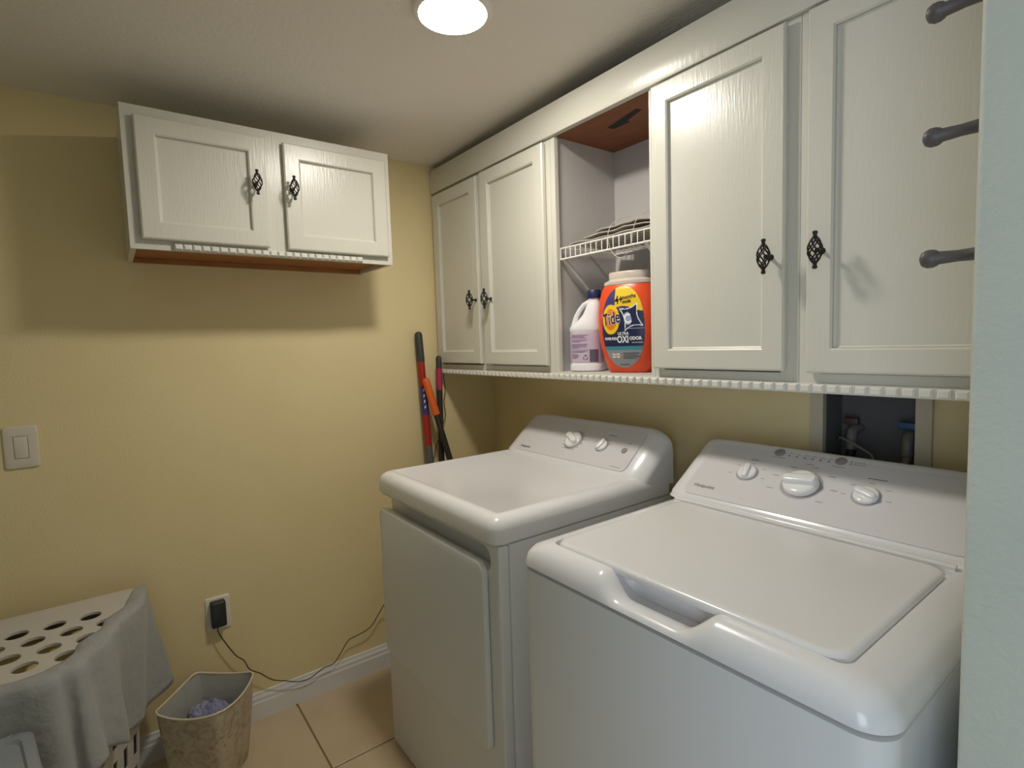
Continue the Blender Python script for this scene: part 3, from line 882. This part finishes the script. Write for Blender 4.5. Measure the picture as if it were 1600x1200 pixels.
pole('duster_pole', 'black pole with bright orange grip crossing the other poles', (.090, -.424, 1.252), (.226, -.136, .002),
     [('grip', 0, .128, .0155, .0168, 'orange_grip'), ('shaft', .1275, 1, .0130, .0130, 'blackpole')])
tag(MB().tube([(.02, -.285, 1.316), (.020, -.293, 1.25), (.020, -.286, 1.19), (.020, -.297, 1.14), (.022, -.292, 1.07), (.024, -.325, .99), (.026, -.352, .93), (.030, -.372, .87), (.035, -.395, .6), (.04, -.40, .02)], .0019, 6).build('hanging_cord', 'cord', None, 50),
    'thin black cord hanging beside the poles under the cabinet corner', 'cord')

# ================================================================== SWITCH, OUTLET, ADAPTER
sw = thing('light_switch', 'beige wall switch plate with one wide rocker', 'switch', (0, -1.735, 1.065))
xp = lambda y0, y1, z0, z1, r, lv_: [[(x, a, c_) for a, c_ in rrect(y0 + i, y1 - i, z0 + i, z1 - i, r, 4)] for i, x in lv_]
SY0, SY1, SZ0, SZ1 = -1.775, -1.695, 1.063, 1.190
ring0 = xp(SY0, SY1, SZ0, SZ1, .008, [(.001, .0005), (0, .003), (.0015, .0055), (.004, .0065)])
hole = [[(x, a, c_) for a, c_ in rrect(-1.752, -1.7180, 1.0925, 1.1605, .0012, 4)] for x in (.0065, .002)]
MB().loft(ring0 + hole, True, True).build('cover_plate', 'plate', sw, 40)
MB().loft(xp(-1.7505, -1.7195, 1.0940, 1.1590, .0012, [(0, .0022), (0, .0068), (.001, .0076)])).build('rocker', 'plate', sw, 40)
ot = thing('wall_outlet', 'white wall outlet plate low on the yellow wall', 'outlet', (0, -1.254, .386))
MB().loft(xp(-1.294, -1.215, .388, .512, .005, [(.001, .0005), (0, .003), (.0015, .0050), (.004, .0060)])).build('cover_plate', 'outlet', ot, 40)
for z in (.428, .474):
    r_ = MB().loft(xp(-1.271, -1.238, z - .014, z + .014, .010, [(0, .0062), (0, .0076), (.001, .008)])).build('receptacle', 'outlet', ot, 40)
    bb = MB()
    for yy in (-1.261, -1.2485): bb.box(.0081, .0083, yy - .001, yy + .001, z - .004, z + .006)
    bb.build('slots', 'dark', r_)
ad = thing('power_adapter', 'black power adapter plugged into the wall outlet, its thin cord trailing right', 'adapter', (.009, -1.255, .41))
AY0, AY1, AZ0, AZ1 = -1.281, -1.233, .410, .503
MB().loft(xp(AY0, AY1, AZ0, AZ1, .006, [(.002, .0088), (0, .012), (0, .034), (.002, .0385), (.005, .040)])).build('housing', 'adapter', ad, 40)
ctrl = [(.026, -1.262, .412), (.027, -1.262, .39), (.030, -1.243, .345), (.030, -1.212, .285), (.032, -1.188, .258), (.030, -1.170, .215), (.030, -1.135, .185), (.030, -1.097, .145), (.034, -1.05, .122), (.030, -1.006, .098), (.030, -.965, .092), (.030, -.932, .102), (.028, -.900, .113), (.028, -.862, .115),
        (.026, -.828, .150), (.026, -.797, .187), (.028, -.760, .196), (.030, -.718, .205), (.030, -.690, .222), (.032, -.660, .262), (.05, -.63, .305), (.12, -.56, .34), (.2, -.45, .3), (.25, -.35, .1), (.25, -.33, .004)]
MB().tube(smooth_pts(ctrl), .0019, 6).build('cord', 'cord', ad, 60)

# ================================================================== WASTEBASKET
WB = thing('wastebasket', 'beige marbled wastebasket on the tile floor beside the baseboard', 'wastebasket', (.198, -1.328, 0), math.radians(51))
def bow(hw, z, n=9, r=.02, b_=.0):
    """rounded square with bowed sides"""
    P = rrect(-hw, hw, -hw, hw, r, 4, n)
    return [(x + b_ * (1 - (y / hw) ** 2) * (1 if x > 0 else -1) * (1 if abs(x) > hw - r * .99 and abs(x) >= abs(y) else 0),
             y + b_ * (1 - (x / hw) ** 2) * (1 if y > 0 else -1) * (1 if abs(y) > hw - r * .99 and abs(y) > abs(x) else 0), z) for x, y in P]
def rim(x, y):      # rim dips between the corners
    return .012 * min(1, (min(abs(x), abs(y)) / .1)) ** 2
H = .275
out_ = [(.080, 0), (.082, .004), (.091, .09), (.099, .19), (.104, H - .004)]
R_o = [bow(h, z, 9, .018, .012 * z / H) for h, z in out_]
R_i = [bow(h - .003, z, 9, .016, .012 * z / H) for h, z in out_[::-1]]
R_i[-1] = [(x, y, .006) for x, y, z in R_i[-1]]
dip = lambda R: [(x, y, z + (rim(x, y) if z > .25 else 0)) for x, y, z in R]
MB().loft([dip(r) for r in R_o + R_i[:1] + R_i[1:-1] + [[(x, y, .006) for x, y, z in R_i[-2]]]], True, True).build('body', 'bin', WB, 40, local=True)
rr = dip(bow(.104, H - .004, 9, .018, .012)); rr = [(x, y, z + .002) for x, y, z in rr]
MB().tube(rr + rr[:1], .0032, 8, caps=False).build('rim', 'bin_rim', WB, 60, local=True)
ln_ = MB().loft([[(x, y, z) for x, y, z in dip(bow(.082 + .022 * z / H - .0065 - .004 * math.sin(z * 40), z, 9, .016, .012 * z / H))] for z in (.266, .24, .20, .16, .12, .09)], False, False)
ln_.build('liner', 'liner', WB, 60, local=True)
# lint inside
b = MB(); nu, nv = 72, 34
rings = []
for j in range(nv):
    ph = PI / 2 * (1 - j / (nv - .5)); rg = []
    for i in range(nu):
        th = 2 * PI * i / nu; p_ = Vector((math.cos(th) * math.cos(PI / 2 - ph), math.sin(th) * math.cos(PI / 2 - ph), math.sin(PI / 2 - ph)))
        k_ = 1 + .24 * noise.noise(p_ * 3.1) + .20 * noise.noise(p_ * 9) + .12 * noise.noise(p_ * 24)
        rg.append((p_.x * .080 * min(k_, 1.06), p_.y * .080 * min(k_, 1.06), (.150 + p_.z * .085 * k_)))
    rings.append(rg)
lint = thing('lint_clump', 'clump of bluish grey dryer lint inside the wastebasket', 'lint', (.198, -1.328, .075), 0)
MB().loft([[(x, y, .012 + .0 * z) for x, y, z in rings[-1]]] + [[(x, y, z - .075) for x, y, z in r] for r in rings[::-1]] if False else [[(x, y, z - .075) for x, y, z in r] for r in rings]).build('lint', 'lint', lint, 80, local=True)

# ================================================================== HAMPER WITH SHEET
HX0, HX1, HY0, HY1, HZ = .085, .545, -2.10, -1.478, .65
HP = [(HX0, HY0), (HX1, HY0), (HX1, -1.640), (.215, HY1), (HX0, HY1)]        # plan: one corner cut off
hm = thing('laundry_hamper', 'white plastic hamper with round holes in its top, half under a grey sheet', 'hamper', (.315, -1.79, 0))


def hplan(d, r, nc=7, ns=6):
    """HP moved inwards by d, corners rounded by r"""
    n = len(HP); L = []
    for k in range(n):
        a, c_ = Vector(HP[k]), Vector(HP[(k + 1) % n]); t_ = (c_ - a).normalized(); L.append((a + Vector((-t_.y, t_.x)) * d, t_))
    V = []
    for k in range(n):
        (p0, t0), (p1, t1) = L[k - 1], L[k]
        q = ((p1 - p0).x * t1.y - (p1 - p0).y * t1.x) / (t0.x * t1.y - t0.y * t1.x); V.append(p0 + t0 * q)
    P = []
    for k in range(n):
        v, t0, t1 = V[k], L[k - 1][1], L[k][1]; ang = math.acos(max(-1, min(1, t0.dot(t1)))); e_ = r * math.tan(ang / 2)
        a = v - t0 * e_; c0 = a + Vector((-t0.y, t0.x)) * r; st_ = math.atan2(a.y - c0.y, a.x - c0.x)
        arc_ = [(c0.x + r * math.cos(st_ + ang * m_ / nc), c0.y + r * math.sin(st_ + ang * m_ / nc)) for m_ in range(nc + 1)]
        if P:
            q0 = P[-1]
            P += [(q0[0] + (arc_[0][0] - q0[0]) * m_ / ns, q0[1] + (arc_[0][1] - q0[1]) * m_ / ns) for m_ in range(1, ns)]
        P += arc_
    return P


hlev = lambda lv_, r=.04: [[(x, y, z) for x, y in hplan(d, max(r - d * .5, .01))] for d, z in lv_]


def cut(obj, cutters):
    md = obj.modifiers.new('cut', 'BOOLEAN'); md.operation = 'DIFFERENCE'; md.solver = 'EXACT'; md.object = cutters
    dg = bpy.context.evaluated_depsgraph_get(); dg.update()
    me = bpy.data.meshes.new_from_object(obj.evaluated_get(dg)); obj.modifiers.clear()
    old = obj.data; obj.data = me; me.name = old.name; bpy.data.meshes.remove(old)
    bpy.data.objects.remove(cutters)


lid = MB().loft(hlev([(.004, HZ - .03), (0, HZ - .026), (0, HZ - .008), (.004, HZ - .001), (.010, HZ)])).build('lid', 'hamper', hm, 40)
# make the lid a shell: cut the inside, then the holes
ins = MB().loft(hlev([(.004, HZ - .05), (.004, HZ - .007)])).build('c', 'hamper', None)
cut(lid, ins)
hb = MB()
for iy in range(-5, 6):
    for ix in range(0, 6):
        x = .2350 + .0725 * ix; y = -1.680 - .0785 * iy + (0 if ix % 2 == 0 else .040) - .006 * (x - .25) / .3
        if x > HX1 - .035 or x < HX0 + .1 or y > HY1 - .045 or y < HY0 + .05 or y > HY1 - .03 - .488 * (x - .215): continue
        hb.lathe([(.0255, HZ - .03), (.0255, HZ + .02)], 20, (x, y))
cut(lid, hb.build('c', 'hamper', None))
lid.data.polygons.foreach_set('use_smooth', [False] * len(lid.data.polygons))
bd = MB().loft(hlev([(.053, 0), (.048, .01), (.014, HZ - .035), (.008, HZ - .031), (.011, HZ - .031), (.018, HZ - .036), (.051, .013)])).build('body', 'hamper', hm, 40)
sl = MB()
for zc_ in (.12, .22, .32, .42):
    for k in range(9):          # slots in the side that faces the room
        y = -2.02 + .058 * k + .02 * ((zc_ * 10) % 2)
        if -2.03 < y < -1.70: sl.box(HX1 - .12, HX1 + .05, y - .012, y + .012, zc_ - .032, zc_ + .032)
cut(bd, sl.build('c', 'hamper', None))
sl = MB()
for zc_ in (.12, .22, .32, .42):
    for k in range(5):
        c0 = Vector((.245 + .0505 * k, HY1 - .0147 - .0248 * k, 0)); t_ = Vector((.898, -.441, 0)); n_ = Vector((.441, .898, 0))
        sl.loft([[tuple(c0 + t_ * a * .011 + n_ * e_ + Vector((0, 0, zc_ + c_ * .032))) for a, c_ in ((-1, -1), (1, -1), (1, 1), (-1, 1))] for e_ in (-.075, .03)])
cut(bd, sl.build('c', 'hamper', None))
bd.data.polygons.foreach_set('use_smooth', [False] * len(bd.data.polygons))

# made-up cloth under the hamper lid so the holes look lit, not dark
nx, ny = 24, 30; V_ = []
for i_ in range(nx + 1):
    for j_ in range(ny + 1):
        x = .125 + .38 * i_ / nx; y1_ = HY1 - .06 - max(0, .49 * (x - .16)); y = HY0 + .05 + (y1_ - HY0 - .05) * j_ / ny
        V_.append((x, y, .598 + .012 * noise.noise(Vector((x * 9, y * 9, 1))) + .005 * noise.noise(Vector((x * 30, y * 30, 5)))))
F_ = [(i_ * (ny + 1) + j_, (i_ + 1) * (ny + 1) + j_, (i_ + 1) * (ny + 1) + j_ + 1, i_ * (ny + 1) + j_ + 1) for i_ in range(nx) for j_ in range(ny)]
tw = MB().add(V_, F_).build('filler_cloth', 'tan_cloth', None, 80)
tm_ = tw.modifiers.new('thickness', 'SOLIDIFY'); tm_.thickness = .02; tm_.offset = -1
tag(tw, 'added tan cloth under the hamper lid, keeping its round holes light', 'cloth')

# draped grey sheet
path = []            # (outside edge, inner edge on the lid)
o_ = .010
for k in range(4): path.append(((.100 + .10 * k / 3, HY1 + o_), (.125 + .075 * k / 3, HY1 - .020 - .006 * k)))
for k in range(1, 13): path.append(((.215 + .305 * k / 12 + .005, HY1 + o_ - .149 * k / 12), (.215 + .275 * k / 12, HY1 - .040 - .135 * k / 12 + .008 * math.sin(k * 1.3))))
for k in range(4): path.append(((HX1 + o_ - .022 + .022 * k / 3, -1.633 - .012 * k), (.497 + .006 * k, -1.662 - .008 * k)))
for k in range(1, 15): path.append(((HX1 + o_, -1.675 - .42 * k / 14), (.516 + .006 * math.sin(k), -1.690 - .40 * k / 14)))
pp = smooth_pts([(a[0], a[1], 0) for a, b_ in path], 4); pq = smooth_pts([(b_[0], b_[1], 0) for a, b_ in path], 4)
rows = []; NR = 26
N = len(pp)
for k in range(NR + 1):
    row = []
    for i in range(N):
        s = i / (N - 1); P0 = Vector(pp[i]); Q0 = Vector(pq[i]); n_ = (Vector(pp[min(i + 1, N - 1)]) - Vector(pp[max(0, i - 1)])).normalized(); n_ = Vector((-n_.y, n_.x, 0))
        if k <= 3:
            t_ = k / 3; p_ = Q0.lerp(P0, t_ * .97); z = HZ + .0035 + .006 * math.sin(s * 30 + t_ * 3) ** 2 * t_ * (1 - t_) * 4
            if k == 0: z = HZ + .0022
        else:
            t_ = (k - 3) / (NR - 3); hem = .325 + .065 * sst(.30, .46, s) - .03 * math.sin(s * 13) - .24 * sst(.55, .75, s)
            z = HZ - .002 - (HZ - hem) * t_
            amp = .004 + .022 * t_ ** .7
            fo = amp * (1 + math.sin(s * 44 + 1.2 * math.sin(s * 13) + .8 * t_)) * .55 + .010 * t_ * (1 + noise.noise(Vector((s * 7, t_ * 2.5, 3))))
            p_ = P0 + n_ * ((fo + .001) * (1 if s > .26 else .3) + .045 * t_ * (1 - sst(.01, .07, s)) - .034 * t_ * sst(.04, .09, s) * (1 - sst(.24, .36, s)))
            if k == 4: z = HZ - .008
        row.append((p_.x, p_.y, z))
    rows.append(row)
b = MB().loft(rows, False, False, closed=False)
sh = b.build('draped_sheet', 'cloth', None, 80)
sm = sh.modifiers.new('thickness', 'SOLIDIFY'); sm.thickness = .0016; sm.offset = 1
tag(sh, 'grey cloth sheet draped over the white hamper, hanging in folds', 'sheet')

# ================================================================== CLEAR PLASTIC BOX AT THE LOWER LEFT
cbx = thing('storage_box', 'clear glossy plastic storage box in the lower left corner', 'box', (.845, -1.825, 0), math.radians(10))
hx, hy, hh = .22, .155, .57
R2 = lambda i, z: [(x, y, z) for x, y in rrect(-hx + i, hx - i, -hy + i, hy - i, .03, 5)]
MB().loft([R2(.03, 0), R2(.028, .005), R2(.004, hh - .02), R2(.006, hh - .02), R2(.032, .008)], True, True).build('body', 'clear', cbx, 40, local=True)
MB().loft([R2(-.006, hh - .022), R2(-.008, hh - .018), R2(-.008, hh), R2(-.004, hh + .004), R2(.012, hh + .004), R2(.016, hh - .004)], True, True).build('lid', 'clear', cbx, 40, local=True)
